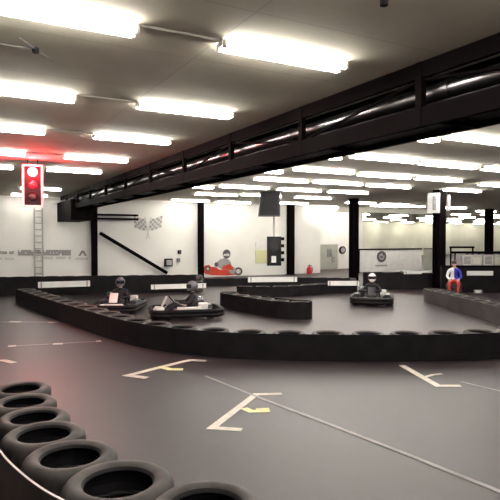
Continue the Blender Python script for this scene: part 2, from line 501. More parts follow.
# blurred lettering bands on the left wall
def letters(name, x0, x1, y0, y1, label, n, seed, m='textgrey', Y=28.18):
    rnd = random.Random(seed); k = MB().use(m)
    w = (x1 - x0) / n
    for i in range(n):
        a0 = x0 + i * w; a1 = a0 + w * .93
        if rnd.random() < .12: continue
        s = rnd.randint(0, 3)
        wallpoly(k, [(a0, y0), (a0 + w * .32, y0), (a0 + w * .32, y1), (a0, y1)], Y)
        if s != 1: wallpoly(k, [(a0, y0), (a1, y0), (a1, y0 + (y1 - y0) * .3), (a0, y0 + (y1 - y0) * .3)], Y - .001)
        if s != 2: wallpoly(k, [(a0, y1 - (y1 - y0) * .3), (a1, y1 - (y1 - y0) * .3), (a1, y1), (a0, y1)], Y - .002)
        if s != 0: wallpoly(k, [(a0, (y0 + y1) / 2 - .8), (a1, (y0 + y1) / 2 - .8), (a1, (y0 + y1) / 2 + .8), (a0, (y0 + y1) / 2 + .8)], Y - .004)
        if s in (0, 3): wallpoly(k, [(a1 - w * .32, y0), (a1, y0), (a1, y1), (a1 - w * .32, y1)], Y - .003)
    tag(k.build(name), label, 'wall lettering')
def wide_letters(): pass
letters('wall_lettering', 18, 71, 250, 255.5, 'long band of dark grey lettering across the pale wall behind the ladder', 17, 3)
letters('wall_lettering', 33, 71, 256.5, 259.2, 'smaller grey lettering line just beneath the long dark lettering band', 15, 8, 'flaglight')
letters('wall_lettering', -2, 14, 251, 254, 'faint lettering at the left picture edge, upper line', 7, 5)
letters('wall_lettering', -2, 14, 257.5, 260, 'faint lettering at the left picture edge, lower line', 7, 6, 'flaglight')
k = MB().use('textgrey')
wallpoly(k, [(78, 256), (81.5, 250.5), (84, 250.5), (87, 256), (84.6, 256), (82.8, 252.5), (80.4, 256)])
k.use('flaglight'); wallpoly(k, [(75.5, 257.5), (88, 257.5), (88, 259.8), (75.5, 259.8)])
tag(k.build('wall_emblem'), 'small grey peaked emblem painted on the wall right of the long lettering', 'emblem')

# pale yellow notice sheet
p0 = ony(255.5, 245, 28.16); p1 = ony(266.5, 263, 28.16)
t = thing('notice_board', 'pale yellow-green notice board on the white wall left of the hanging black cabinet', 'notice board', ((p0.x + p1.x) / 2, 28.17, (p0.z + p1.z) / 2))
MB().use('yellow').box((0, 0, -.15), (p1.x - p0.x, .04, p0.z - p1.z - .3), bevel=.008).build('sheet', t)
MB().use('white').box((0, 0, (p0.z - p1.z) / 2), (p1.x - p0.x, .05, .3), bevel=.008).build('header', t)
# fire extinguisher
p = ony(309.3, 268.5, 28.0)
t = thing('fire_extinguisher', 'red fire extinguisher on the white wall corner right of the column', 'fire extinguisher', (p.x, 27.98, 0))
t.location.z = p.z - .22
MB().use('red').lathe([(.001, -.2), (.13, -.2), (.15, -.17), (.15, .24), (.1, .33), (.04, .36), (.001, .36)], 20, closed=False).build('cylinder', t, smooth=True)
MB().use('black').box((0, 0, .42), (.05, .16, .05)).cyl((0, 0, .35), (0, 0, .42), .03, 8).build('valve', t)
MB().use('black').tube([(0, -.02, .42), (.13, -.05, .38), (.19, -.05, .2), (.17, -.05, 0)], .018).build('hose', t, smooth=True)
MB().use('grey').box((0, .17, .05), (.12, .09, .3)).build('wall_bracket', t)

# hanging loudspeaker and pendant cabinet
D = 24.0
p = ondepth(269.5, 204, D); s = D / F
t = thing('loudspeaker', 'big black loudspeaker box hanging from the ceiling left of the mural wall column', 'loudspeaker', (p.x, p.y, p.z), -YAW)
hh = 25 * s
MB().use('kartdark').poly([(-9.2 * s, -.35, hh / 2), (10.2 * s, -.35, hh / 2), (10.2 * s, -.35, -hh / 2), (-11.5 * s, -.35, -hh / 2)], (0, .6, 0)).build('cabinet', t)
MB().use('black').poly([(-8.2 * s, -.37, hh / 2 - .05), (9.2 * s, -.37, hh / 2 - .05), (9.2 * s, -.37, -hh / 2 + .05), (-10 * s, -.37, -hh / 2 + .05)], (0, .02, 0)).build('grille', t)
for q in (-.25, .25): MB().use('steel').cyl((q, 0, hh / 2 - .02), (q, 0, CEIL - p.z), .02, 8).build('hanger', t)
zp = ondepth(274, 236, D).z; pc = ondepth(274, 251, D)
t = thing('pendant_cabinet', 'black equipment cabinet hanging on a grey pole below the loudspeaker', 'cabinet', (pc.x, pc.y, pc.z), -YAW)
ch = 29 * s
MB().use('black').box((0, 0, 0), (14 * s, .45, ch), bevel=.02).build('body', t)
MB().use('ladder').cyl((0, 0, ch / 2 - .01), (0, 0, p.z - hh / 2 - pc.z - .002), .05, 12).build('pole', t, smooth=True)
MB().use('white').box((-.02, -.235, -ch * .28), (.2, .03, .28), bevel=.01).build('display', t)
MB().use('blackgloss').box((-.02, -.235, ch * .2), (.42, .03, .5), bevel=.01).build('door', t)
for q in range(4): MB().use('steel').box((8.3 * s, 0, ch * (.42 - q * .24)), (.16, .2, .14), bevel=.01).build('connector', t)

# white framed sign at column head
p = ondepth(433.7, 203, 22.6); s = 22.6 / F
t = thing('hanging_sign', 'white framed grey-faced sign box fixed high on the left side of the widest column', 'sign', p, -YAW)
w, h = 11.5 * s, 20 * s
MB().use('white').box((0, 0, 0), (w, .14, h), bevel=.01).build('frame', t)
MB().use('muralgrey').box((0, -.075, 0), (w * .3, .02, h * .72)).build('face', t)
MB().use('steel').box((0, 0, h / 2 + (CEIL - p.z - h / 2) / 2), (.04, .04, CEIL - p.z - h / 2)).build('hanger', t)
p = ondepth(448.5, 203, 23.3)
t = thing('side_sign', 'narrow pale panel fixed high on the right side of the widest column', 'sign', p, -YAW)
MB().use('sofa').box((0, 0, 0), (.14, .1, .7), bevel=.01).build('panel', t)
MB().use('steel').box((0, 0, .35 + (CEIL - p.z - .35) / 2), (.03, .03, CEIL - p.z - .35)).build('hanger', t)

# recess: window panel, spot
p0 = ony(316.5, 244.5, 31.3); p1 = ony(337.5, 272, 31.3)
t = thing('window_panel', 'greenish grey glazed panel set in the bright white recess wall', 'window', ((p0.x + p1.x) / 2, 31.33, (p0.z + p1.z) / 2))
w, h = p1.x - p0.x, p0.z - p1.z
MB().use('glassgrey').box((0, 0, 0), (w, .06, h)).build('pane', t)
for u in (-.5, .16, .5): MB().use('walldim').box((u * w, -.03, 0), (.07, .06, h)).build('mullion', t)
for u in (-.5, .5): MB().use('walldim').box((0, -.03, u * h), (w, .06, .07)).build('rail', t)
MB().use('muralgrey').box((w * .1, -.045, h * .2), (.35, .03, .55)).box((w * .3, -.045, -h * .05), (.25, .03, .4)).build('poster', t)
p = ony(342.6, 250, 31.3)
t = thing('wall_clock', 'small dark round clock on the white recess wall left of the free-standing column', 'clock', p)
MB().use('black').cyl((0, .06, 0), (0, -.04, 0), .27, 24).build('case', t, smooth=True)
MB().use('muralgrey').cyl((0, -.04, 0), (0, -.05, 0), .19, 24).build('dial', t)

# banner with round logo
A = ondepth(360, 249.5, 34.5); B = ondepth(421, 249.5, 36.5)
ang = math.atan2(B.y - A.y, B.x - A.x)
mid = (A + B) / 2; L = (Vector((A.x, A.y)) - Vector((B.x, B.y))).length
ztop = A.z
t = thing('sponsor_banner', 'pale banner fence with a dark round tyre-like logo and a small line of text', 'banner', (mid.x, mid.y, 0), ang)
MB().use('white').box((0, 0, ztop / 2 + .03), (L, .06, ztop - .06)).build('sheet', t)
MB().use('steel').box((0, -.01, ztop), (L + .1, .1, .09)).build('top_rail', t)
for q in (-.5, -.17, .17, .5): MB().use('steel').box((q * L, .06, ztop / 2), (.06, .06, ztop)).build('post', t)
lx = -L / 2 + L * (380.3 - 360) / 61; lz = ondepth(380.3, 256.6, 35.2).z
k = MB().use('muraldark')
k.lathe([(.22, -.07), (.36, -.07), (.36, -.045), (.22, -.045)], 28, axis='Y', c=(lx, 0, lz))
k.use('muralgrey'); k.lathe([(.0015, -.065), (.22, -.065), (.22, -.045), (.0015, -.045)], 28, axis='Y', c=(lx, 0, lz))
k.use('muraldark').box((lx + .2, -.065, lz + .17), (.22, .02, .2)).box((lx, -.07, lz - .02), (.22, .015, .09))
k.build('round_logo', t)
k = MB().use('textgrey')
for i in range(9): k.box((lx - .42 + i * .105, -.045, ondepth(380, 265.5, 35.2).z), (.07, .02, .1))
k.build('small_text', t)
A = ondepth(421, 250, 36.6); B = ondepth(436, 250, 37.1)
t = thing('plain_banner', 'short greenish plain fence panel between the logo banner and the widest column', 'banner', ((A.x + B.x) / 2, (A.y + B.y) / 2, 0), ang)
MB().use('glassgrey').box((.1, .05, ztop / 2), (.9, .06, ztop - .06)).build('sheet', t)
MB().use('steel').box((.1, .05, ztop), (.9, .08, .06)).build('top_rail', t)

# ------------------------------------------------------------------ tyres
def tyre_mesh(name, R, r, h, seg=40, tread=True):
    s = .045
    prof = [(r, h * .84), (r + .012, h * .93), (r + (R - r) * .35, h), (r + (R - r) * .62, h * 1.0), (R - .02, h * .9), (R - .004, h * .8), (R, h * .5),
            (R - .004, h * .2), (R - .02, h * .1), (r + (R - r) * .62, h * .015), (r + (R - r) * .35, 0), (r + .012, h * .07), (r, h * .16),
            (r + .01, h * .2), (R - .06, h * .13), (R - .025, h * .3), (R - .025, h * .7), (R - .06, h * .87), (r + .01, h * .8)]
    fn = None
    if tread:
        def fn(k, j, rr): return rr - (.010 if (k % 2 and j in (5, 6, 7)) else 0)
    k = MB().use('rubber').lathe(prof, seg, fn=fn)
    k.use('black')  # dust-free inner rubber, painted black for the shade in the hollow
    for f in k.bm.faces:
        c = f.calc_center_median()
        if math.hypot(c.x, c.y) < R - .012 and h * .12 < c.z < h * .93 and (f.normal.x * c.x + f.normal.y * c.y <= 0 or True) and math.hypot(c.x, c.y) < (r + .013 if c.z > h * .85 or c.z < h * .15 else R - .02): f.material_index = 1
    return k
def tyre_obj(R, r, h, seg=40):
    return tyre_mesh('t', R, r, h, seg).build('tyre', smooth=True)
TY = {}
def get_tyre(key):
    R, r, h, seg = key
    if key not in TY:
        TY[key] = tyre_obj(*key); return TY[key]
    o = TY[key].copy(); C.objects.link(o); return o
def put_tyre(key, x, y, z, label, group, tilt=0.0):
    o = get_tyre(key); o.location = (x, y, z)
    o.rotation_euler = (tilt * random.uniform(-1, 1), tilt * random.uniform(-1, 1), random.uniform(0, 6))
    return tag(o, label, 'tyre', group)

ntyre = 0
def barrier(pts, h, n, key_h, where, R=.30, step=.615, belt='belt', belt_h=None, sides=(1,), z0=0, edge=False, boff=.0, wrap=False):
    """row of tyre stacks along a ground path, belted on the given sides (+1 left of path, -1 right)"""
    global ntyre
    L_ = sum((b - a).length for a, b in zip(pts, pts[1:])); c = resample(pts, L_ / max(1, int(L_ / step)))
    names = ['bottom', 'upper'] if n == 2 else ['bottom', 'middle', 'top']
    for i, p in enumerate(c):
        for j in range(n):
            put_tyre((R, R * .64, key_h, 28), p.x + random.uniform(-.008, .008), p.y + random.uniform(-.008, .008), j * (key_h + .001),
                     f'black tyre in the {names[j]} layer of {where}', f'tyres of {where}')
            ntyre += 1
    bh = belt_h or h
    fine = resample(pts, .25)
    o_in, o_out = R + .012, R + .026
    def loop(off):
        A = offset(fine, -off)
        if len(sides) < 2: return A
        B = offset(fine, off)
        def cap(c0, fr, to, k=8):
            a0 = math.atan2(fr.y - c0.y, fr.x - c0.x); a1 = math.atan2(to.y - c0.y, to.x - c0.x)
            while a1 < a0: a1 += 2 * PI
            return [Vector((c0.x + off * math.cos(a0 + (a1 - a0) * i / k), c0.y + off * math.sin(a0 + (a1 - a0) * i / k), 0)) for i in range(1, k)]
        return A + cap(fine[-1], A[-1], B[-1]) + B[::-1] + cap(fine[0], B[0], A[0])
    a, b = loop(o_in), loop(o_out)
    closed = len(sides) > 1
    k = MB().use(belt)
    rows = [[k.bm.verts.new((u.x, u.y, .001)), k.bm.verts.new((v.x, v.y, .001)), k.bm.verts.new((v.x, v.y, bh)), k.bm.verts.new((u.x, u.y, bh))] for u, v in zip(a, b)]
    nr = len(rows)
    for q in range(nr if closed else nr - 1):
        for w in range(4):
            k.bm.faces.new((rows[q][w], rows[(q + 1) % nr][w], rows[(q + 1) % nr][(w + 1) % 4], rows[q][(w + 1) % 4]))
    if not closed:
        k.bm.faces.new(rows[0]); k.bm.faces.new(rows[-1][::-1])
    o = k.build('barrier_belt')
    tag(o, f'{"brown" if belt == "brownbelt" else "black"} rubber belt {"around" if closed else "along the front of"} {where}', 'barrier belt')
    return c

def G(l): return [onz(x, y) for x, y in l]
# main barrier between the two tracks (front base traced), centre line is R+ behind
front = spline(G([(16, 303), (42, 314), (80, 328), (112, 339.5), (150, 349), (200, 356), (250, 359.5), (320, 361), (400, 361.5), (470, 360), (560, 355)]))
ctr = offset(front, .34)
barrier(ctr, .46, 2, .225, 'the long low curved barrier across the middle', R=.325, step=.70, belt_h=.478, sides=(-1,))
fr = spline(G([(221, 308), (245, 313), (275, 318.5), (297, 320)]), 6)
barrier(offset(fr, .34), .5, 2, .225, 'the short barrier island in mid track', belt_h=.47, sides=(-1, 1))
fr = spline(G([(246, 297.5), (290, 297), (330, 294), (352, 293.5)]), 6)
barrier(offset(fr, .34), .42, 2, .19, 'the barrier behind the mid track island', belt_h=.40, sides=(-1, 1))
fr = spline(G([(424, 302), (450, 310), (480, 319), (530, 336)]), 8)
barrier(offset(fr, .34), .46, 2, .215, 'the barrier entering from the right edge', belt='brownbelt', belt_h=.45, sides=(-1, 1))
fr = spline(G([(-20, 296.5), (40, 295), (100, 294), (160, 293), (196, 292.5)]), 8)
barrier(offset(fr, .34), .70, 3, .23, 'the tall back barrier below the pale wall', belt_h=.715, sides=(-1,))
fr = spline(G([(372, 289.5), (400, 289.5), (428, 289.5)]), 6)
barrier(offset(fr, .34), .7, 3, .23, 'the back barrier below the round-logo banner', belt_h=.71, sides=(-1, 1))
fr = spline(G([(204, 286.5), (255, 286), (300, 285.5), (350, 286)]), 6)
barrier(offset(fr, .34), .4, 2, .17, 'the far low barrier below the white wall', belt_h=.36, sides=(-1,))

# pit wall on the right
def board(name, x0, x1, ytop, zbase, dep0, dep1, m, label, cat='board', thick=.05, ybot=None, leg=True, extra=None):
    A = ondepth(x0, ytop, dep0); B = ondepth(x1, ytop, dep1)
    if ybot is not None: zb = ondepth(x0, ybot, dep0).z
    else: zb = zbase
    an = math.atan2(B.y - A.y, B.x - A.x); Lb = math.hypot(B.x - A.x, B.y - A.y)
    t = thing(name, label, cat, ((A.x + B.x) / 2, (A.y + B.y) / 2, 0), an)
    zt = (A.z + B.z) / 2
    MB().use(m).box((0, 0, (zt + zb) / 2), (Lb, thick, zt - zb), bevel=.01).build('panel', t)
    if leg and zb > .05:
        for q in (-.42, .42): MB().use('steel').box((q * Lb, thick / 2 + .03, (zt) / 2), (.05, .05, zt - .05)).build('post', t)
    return t, Lb, zt, zb
t, Lb, zt, zb = board('pit_wall', 441, 520, 266, 0, 22.2, 22.2, 'belt', 'tall black pit wall at the right side behind the seated person', 'wall panel', .12)
MB().use('steel').box((0, -.02, zt), (Lb, .2, .05)).build('top_rail', t)
tt, Lb2, zt2, zb2 = board('advert_board', 467, 493, 271, 0, 21.9, 21.9, 'white', 'white rectangular advertising board fixed on the black pit wall', 'board', .04, ybot=275.5, leg=False)
board('poster_fence', 456, 520, 254.5, 0, 23.2, 23.6, 'sofa', 'pale fence panel hung with framed pictures above the black pit wall', 'fence', .06)
for i, px in enumerate((466.8, 476.5, 488, 499)):
    p = ondepth(px, 260.3, 23.1)
    t = thing('framed_picture', f'{["leftmost", "second", "third", "rightmost"][i]} of the small framed pictures on the pale fence above the pit wall', 'picture', p, -YAW)
    p.z = p.z
    MB().use('muralgrey' if i % 2 == 0 else 'walldim').box((0, -.03, 0), (.3, .03, .3)).build('print', t)
    for u in (-1, 1):
        MB().use('flaglight').box((u * .17, -.035, 0), (.04, .05, .42)).build('frame_side', t)
        MB().use('flaglight').box((0, -.035, u * .19), (.38, .05, .04)).build('frame_rail', t)
t = thing('guard_rail', 'dark horizontal guard rail with posts above the picture fence at the right', 'railing', ondepth(485, 252, 24) * 1.0, -YAW)
t.location.z = 0
zr = ondepth(485, 252.5, 24).z
MB().use('steel').box((0, 0, zr), (2.9, .06, .11)).build('top_rail', t)
for q in range(6): MB().use('steel').box((-1.3 + q * .52, 0, zr / 2), (.05, .05, zr)).build('post', t)
t = thing('gate_rail', 'short dark upper rail behind the seated person, left end of the railing', 'railing', ondepth(462, 247, 25.5), -YAW)
t.location.z = 0; zr = ondepth(462, 247.3, 25.5).z
MB().use('steel').box((0, 0, zr), (1.15, .06, .09)).build('top_rail', t)
for q in (-.52, .5): MB().use('steel').box((q, 0, zr / 2), (.06, .06, zr)).build('post', t)
# white advertising strips on barriers
def strip(x0, x1, y0, y1, dep0, dep1, label):
    t, Lb, zt, zb = board('advert_board', x0, x1, y0, 0, dep0, dep1, 'white', label, 'board', .04, ybot=y1, leg=False)
    for q in (-.44, .44): MB().use('grey').box((q * Lb, -.005, (zt + zb) / 2), (.05, .045, (zt - zb) * .9)).build('clamp', t)
    return t
def gz(px, py): return onz(px, py)
strip(38, 90, 281.3, 288, 19.6, 20.3, 'long white advertising board on the back barrier below the ladder')
strip(151, 206, 284, 289.5, 21.3, 22.0, 'white advertising board on the back barrier behind the left middle kart')
strip(248, 297, 277, 282.3, 24.0, 24.3, 'white board low on the white wall below the hanging black cabinet')
strip(328, 359, 281, 285.6, 21.25, 21.25, 'bright white board on the far barrier left of the central kart')
strip(404, 434, 271, 274.2, 23.4, 23.6, 'thin white board on top of the barrier left of the widest column')
strip(474, 482, 290, 293.2, 20.6, 20.6, 'tiny white marker board low on the pit wall at the right')

# foreground curved tyre stacks
top = [(206, 503, .82, .285), (121, 480, .80, .30), (71.5, 455, .765, .288), (44, 432.5, .72, .288), (33.5, 416, .665, .283), (24, 401, .62, .285), (21, 387.5, .585, .29)]
cs = []
wh = ['cut by the bottom picture edge', 'nearest fully seen', 'second nearest fully seen', 'third back along the curve', 'fourth back along the curve', 'fifth back along the curve', 'last, just below the red floor glow']
LY = ['lowest', 'second lowest', 'third lowest']
for i, (px, py, zt, R) in enumerate(top):
    zt *= H / 2.1; R *= 1.05
    p = onz(px, py, zt - .005); h = zt / 4
    # keep distance to previous stack
    if cs:
        q = cs[-1][0]; dd = Vector((p.x - q.x, p.y - q.y)); mn = (R + cs[-1][1]) * 1.0
        if dd.length < mn:
            dd = dd.normalized() * mn; p.x = q.x + dd.x; p.y = q.y + dd.y
    cs.append((p, R, zt))
    for j in range(4):
        jx, jy = (random.uniform(0, .02), random.uniform(-.01, .01)) if j < 3 else (0, 0)
        key = (R, R * .61, round(h - .002, 4), 64)
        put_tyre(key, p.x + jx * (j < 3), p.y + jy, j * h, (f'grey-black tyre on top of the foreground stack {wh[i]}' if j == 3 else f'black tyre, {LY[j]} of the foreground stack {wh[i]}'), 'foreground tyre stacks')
# belt around the foreground stacks
cc = [Vector((c[0].x, c[0].y, c[2])) for c in cs]
e0 = cc[0] + (cc[0] - cc[1]); pts = spline([e0] + cc, 8)
ob = offset(pts, .335)
k = MB(); ra, rb = [], []
o2 = offset(pts, .350)
k.use('brownbelt'); k.use('beltedge')
rows = [[k.bm.verts.new((u.x, u.y, .001)), k.bm.verts.new((v.x, v.y, .001)), k.bm.verts.new((v.x, v.y, u.z + .0)), k.bm.verts.new((u.x, u.y, u.z + .0))] for u, v in zip(ob, o2)]
for q in range(len(rows) - 1):
    for w in range(4):
        f = k.bm.faces.new((rows[q][w], rows[q + 1][w], rows[q + 1][(w + 1) % 4], rows[q][(w + 1) % 4]))
        f.material_index = 1 if w == 2 else 0
k.bm.faces.new(rows[0]); k.bm.faces.new(rows[-1][::-1])
bt = k.build('barrier_belt')
tag(bt, 'dark rubber belt with a thin pale top edge curving around the foreground tyres', 'barrier belt')

# ------------------------------------------------------------------ floor markings
def stroke(k, pts, w, th=.004):
    P = [onz(x, y) for x, y in pts]
    N = []
    for a, b in zip(P, P[1:]):
        d = b - a; N.append(Vector((-d.y, d.x, 0)).normalized())
    L, Rr = [], []
    for i, p in enumerate(P):
        if i == 0: m, q = N[0], 1
        elif i == len(P) - 1: m, q = N[-1], 1
        else:
            m = (N[i - 1] + N[i]).normalized(); q = 1 / max(.45, m.dot(N[i]))
        L.append(p + m * w / 2 * q); Rr.append(p - m * w / 2 * q)
    for i in range(len(P) - 1):
        k.poly([L[i], L[i + 1], Rr[i + 1], Rr[i]], (0, 0, th))
def mark(name, label, strokes):
    k = MB()
    for q, (m, pts, w) in enumerate(strokes): k.use(m); stroke(k, pts, w, .003 + .0015 * q)
    o = k.build(name); o.location.z = .001 + .0006 * random.random()
    return tag(o, label, 'floor marking')
mark('grid_slot_marking', 'white painted grid slot bracket with a yellowish digit in the centre foreground', [
    ('paintwhite', [(242, 430), (212, 428), (256, 394.5), (282, 394)], .10), ('paintyellow', [(244, 408.5), (251, 411.5), (270, 411)], .10), ('paintyellow', [(256, 409.6), (269, 409)], .06)])
mark('grid_slot_marking', 'pale yellow painted grid slot bracket nearer the curved barrier, left of centre', [
    ('paintwhite', [(147, 378), (128, 375.5), (190, 360), (206, 361)], .12), ('paintyellow', [(161, 367), (170, 369.5), (183, 369.5)], .12)])
mark('grid_slot_marking', 'white painted grid slot bracket at the right in front of the long barrier', [
    ('paintwhite', [(402, 365.5), (438, 386), (461, 386)], .11), ('paintwhite', [(424, 377.5), (433, 375), (442, 374)], .07)])
mark('grid_slot_marking', 'short white painted bracket end on the floor at the left picture edge', [
    ('paintwhite', [(-20, 361), (4, 360.5), (14, 363)], .12)])
mark('floor_line', 'long thin pale line crossing the foreground floor to the lower right corner', [
    ('paintthin', [(205, 376), (262, 399)], .05), ('paintthin', [(262, 399), (320, 421), (400, 452), (520, 500)], .06)])
mark('floor_line', 'thin pale line running right from the right-hand grid slot', [('paintthin', [(461, 382), (520, 396)], .05)])
mark('floor_line', 'farther of two pale lines across the start straight at the left', [
    ('paintthin', [(-10, 322), (60, 322.5)], .12), ('paintwhite', [(10, 321.8), (20, 322)], .16), ('paintwhite', [(49, 322.3), (56, 322.6)], .16)])
mark('floor_line', 'nearer of two pale lines across the start straight at the left', [
    ('paintthin', [(8, 346.5), (101, 341.3)], .07), ('paintwhite', [(8, 346.4), (16, 346)], .14), ('paintwhite', [(53, 344.2), (63, 343.8)], .14), ('paintwhite', [(96, 341.5), (101, 341.2)], .14)])

# ------------------------------------------------------------------ traffic light
D = 14.0; s = D / F
p = ondepth(32.8, 186, D)
t = thing('traffic_light', 'traffic light in a white frame with its top red lamp lit, hanging left', 'traffic light', p, -YAW + math.atan((250 - 33) / F) * .9)
w, h = 19.5 * s, 42 * s
MB().use('black').box((0, .06, 0), (w - .06, .2, h - .04)).build('housing', t)
for u in (-1, 1):
    MB().use('pink').box((u * (w / 2 - .025), -.03, 0), (.05, .12, h)).build('frame_side', t)
    MB().use('pink').box((0, -.03, u * (h / 2 - .02)), (w, .12, .045)).build('frame_end', t)
for i, m in enumerate(('redlamp', 'reddim', 'darklens')):
    z = h * (.33 - .3 * i)
    o = MB().use(m).ball((0, -.05, z), .11, 1, .35, 1, 20).build('lamp', t, smooth=True)
    o['label'] = ['lit red lamp', 'dim red lamp', 'unlit dark lamp'][i]
    MB().use('black').tube([(.13 * math.cos(q), -.09, z + .13 * math.sin(q)) for q in [PI * j / 10 for j in range(11)]], .012, 6).build('visor', t)
for u in (-.12, .12): MB().use('steel').cyl((u, .05, h / 2 - .02), (u, .05, CEIL - p.z), .012, 6).build('hanger', t)
ld = bpy.data.lights.new('red_glow', 'POINT'); ld.energy = 70; ld.color = (1, .03, .04); ld.shadow_soft_size = .1
lo = bpy.data.objects.new('red_glow', ld); C.objects.link(lo)
lo.location = ondepth(33, 171, D - .35)

# small items on the ceiling
for px, py, lb in ((35.5, 50, 'small dark ceiling hook between the two nearest left lights'), (384, 2, 'small dark ceiling rose at the top edge right of centre')):
    p = onz(px, py, CEIL - .02)
    t = thing('ceiling_hook', lb, 'ceiling fitting', (p.x, p.y, CEIL))
    MB().use('black').cyl((0, 0, -.05), (0, 0, 0), .035, 12).build('boss', t)
    if px < 100:
        MB().use('ladder').cyl((-.5, 0, -.012), (.02, .0, -.012), .008, 6).build('cable', t)
        MB().use('ladder').cyl((0, 0, -.012), (.22, .32, -.012), .008, 6).build('cable', t)
        MB().use('ladder').cyl((0, 0, -.012), (-.18, -.28, -.012), .008, 6).build('cable', t)
for i, y in enumerate((5.05, 7.9, 10.7, 13.75)):
    tag(MB().use('walldim').box((1.6 + .4, y, CEIL - .0115), (.8, .025, .025)).build('conduit'), f'thin ceiling conduit joining the {ORD[i]} pair of left lights', 'conduit')

# ------------------------------------------------------------------ people
def skin_body(name, parent, verts, edges, radii, matfn, mats):
    """continuous body from a skeleton; matfn(co) -> material index"""
    me = bpy.data.meshes.new(name + '_sk'); me.from_pydata(verts, edges, [])
    o = bpy.data.objects.new('tmp_sk', me); C.objects.link(o)
    md = o.modifiers.new('s', 'SKIN'); md.use_smooth_shade = True
    me.update()
    for i, r in enumerate(radii):
        sv = me.skin_vertices[0].data[i]
        sv.radius = (r, r) if not isinstance(r, tuple) else r
        sv.use_root = (i == 0)
    ss = o.modifiers.new('ss', 'SUBSURF'); ss.levels = 1; ss.render_levels = 1
    dg = bpy.context.evaluated_depsgraph_get()
    dg.update()
    nm = bpy.data.meshes.new_from_object(o.evaluated_get(dg))
    bpy.data.objects.remove(o)
    nm.name = name
    nm.materials.clear()
    for m in mats: nm.materials.append(M[m])
    for p in nm.polygons:
        p.material_index = matfn(p.center); p.use_smooth = True
    b = bpy.data.objects.new(name, nm); C.objects.link(b); b.parent = parent
    return b

def hand_chain(V, Ed, Rd, wrist, direction, side, curl):
    """palm + five fingers appended; wrist index given"""
    d = Vector(direction).normalized(); w = Vector(V[wrist])
    sd = Vector(side).normalized(); nrm = d.cross(sd).normalized()
    V.append(tuple(w + d * .05)); Rd.append((.036, .018)); palm = len(V) - 1; Ed.append((wrist, palm))
    lens = (.072, .08, .074, .058)
    for i, L in enumerate(lens):
        off = sd * (.027 - .018 * i)
        base = w + d * .085 + off
        V.append(tuple(base)); Rd.append(.0095); b0 = len(V) - 1; Ed.append((palm, b0))
        q = base + d * L * .45 + Vector(curl) * .014
        V.append(tuple(q)); Rd.append(.0085); Ed.append((b0, len(V) - 1)); b1 = len(V) - 1
        q = q + d * L * .25 + Vector(curl) * .035
        V.append(tuple(q)); Rd.append(.0075); Ed.append((b1, len(V) - 1))
    V.append(tuple(w + d * .045 + sd * .045 + Vector(curl) * .012)); Rd.append(.0105); a = len(V) - 1; Ed.append((palm, a))
    V.append(tuple(w + d * .075 + sd * .062 + Vector(curl) * .03)); Rd.append(.009); Ed.append((a, len(V) - 1))

def kart_driver(label, parentloc, rz, suit, helm, lean=0.0):
    """seated driver, local +Y forward; origin on the ground under the seat"""
    t = thing('person', label, 'person', parentloc, rz)
    V = [(0, 0, .20), (0, -.06, .36), (0, -.10 , .50), (lean * .5, -.11, .60), (lean, -.10, .68), (lean, -.09, .73)]
    Rd = [(.16, .12), (.15, .11), (.17, .12), (.16, .10), (.06, .06), (.055, .055)]
    Ed = [(0, 1), (1, 2), (2, 3), (3, 4), (4, 5)]
    for s in (-1, 1):
        n = len(V)
        V += [(s * .18 + lean * .5, -.10, .585), (s * .29, .06, .42), (s * .165, .30, .43)]
        Rd += [.066, .048, .034]
        Ed += [(3, n), (n, n + 1), (n + 1, n + 2)]
        hand_chain(V, Ed, Rd, n + 2, (-s * .1, .6, .35), (-s, 0, .2), (0, -.2, -1))
        n = len(V)
        V += [(s * .10, .08, .18), (s * .19, .42, .36), (s * .15, .74, .15), (s * .15, .78, .10), (s * .15, .84, .19)]
        Rd += [.10, .068, .045, .042, .03]
        Ed += [(0, n), (n, n + 1), (n + 1, n + 2), (n + 2, n + 3), (n + 3, n + 4)]
    def mf(c):
        if c.y > .30 and c.z > .36 and abs(c.x) < .23 and c.z > .40 - (c.y - .3) * .05 and c.y < .5 and abs(c.x) > .05 and c.z > .41: return 1
        if c.z > .69: return 2
        if c.y > .70: return 1
        return 0
    skin_body('body', t, V, Ed, Rd, mf, [suit, 'glove', 'skin'])
    hz = .86; hc = Vector((lean * 1.1, -.08, hz))
    k = MB().use(helm)
    k.ball(hc, .148, .93, 1.08, 1.0, 24)
    k.box(hc + Vector((0, .09, -.09)), (.17, .13, .07), bevel=.03)
    h = k.build('helmet', t, smooth=True)
    v = MB().use('visor')
    v.lathe([(.150, -.045), (.156, -.04), (.154, .05), (.147, .055)], 40, c=(0, 0, 0))
    bm = v.bm
    dele = [f for f in bm.faces if f.calc_center_median().y < .055]
    bmesh.ops.delete(bm, geom=dele, context='FACES')
    for q in bm.verts: q.co = Vector((q.co.x * .93, q.co.y * 1.09, q.co.z)) + hc
    v.build('visor', h)
    return t

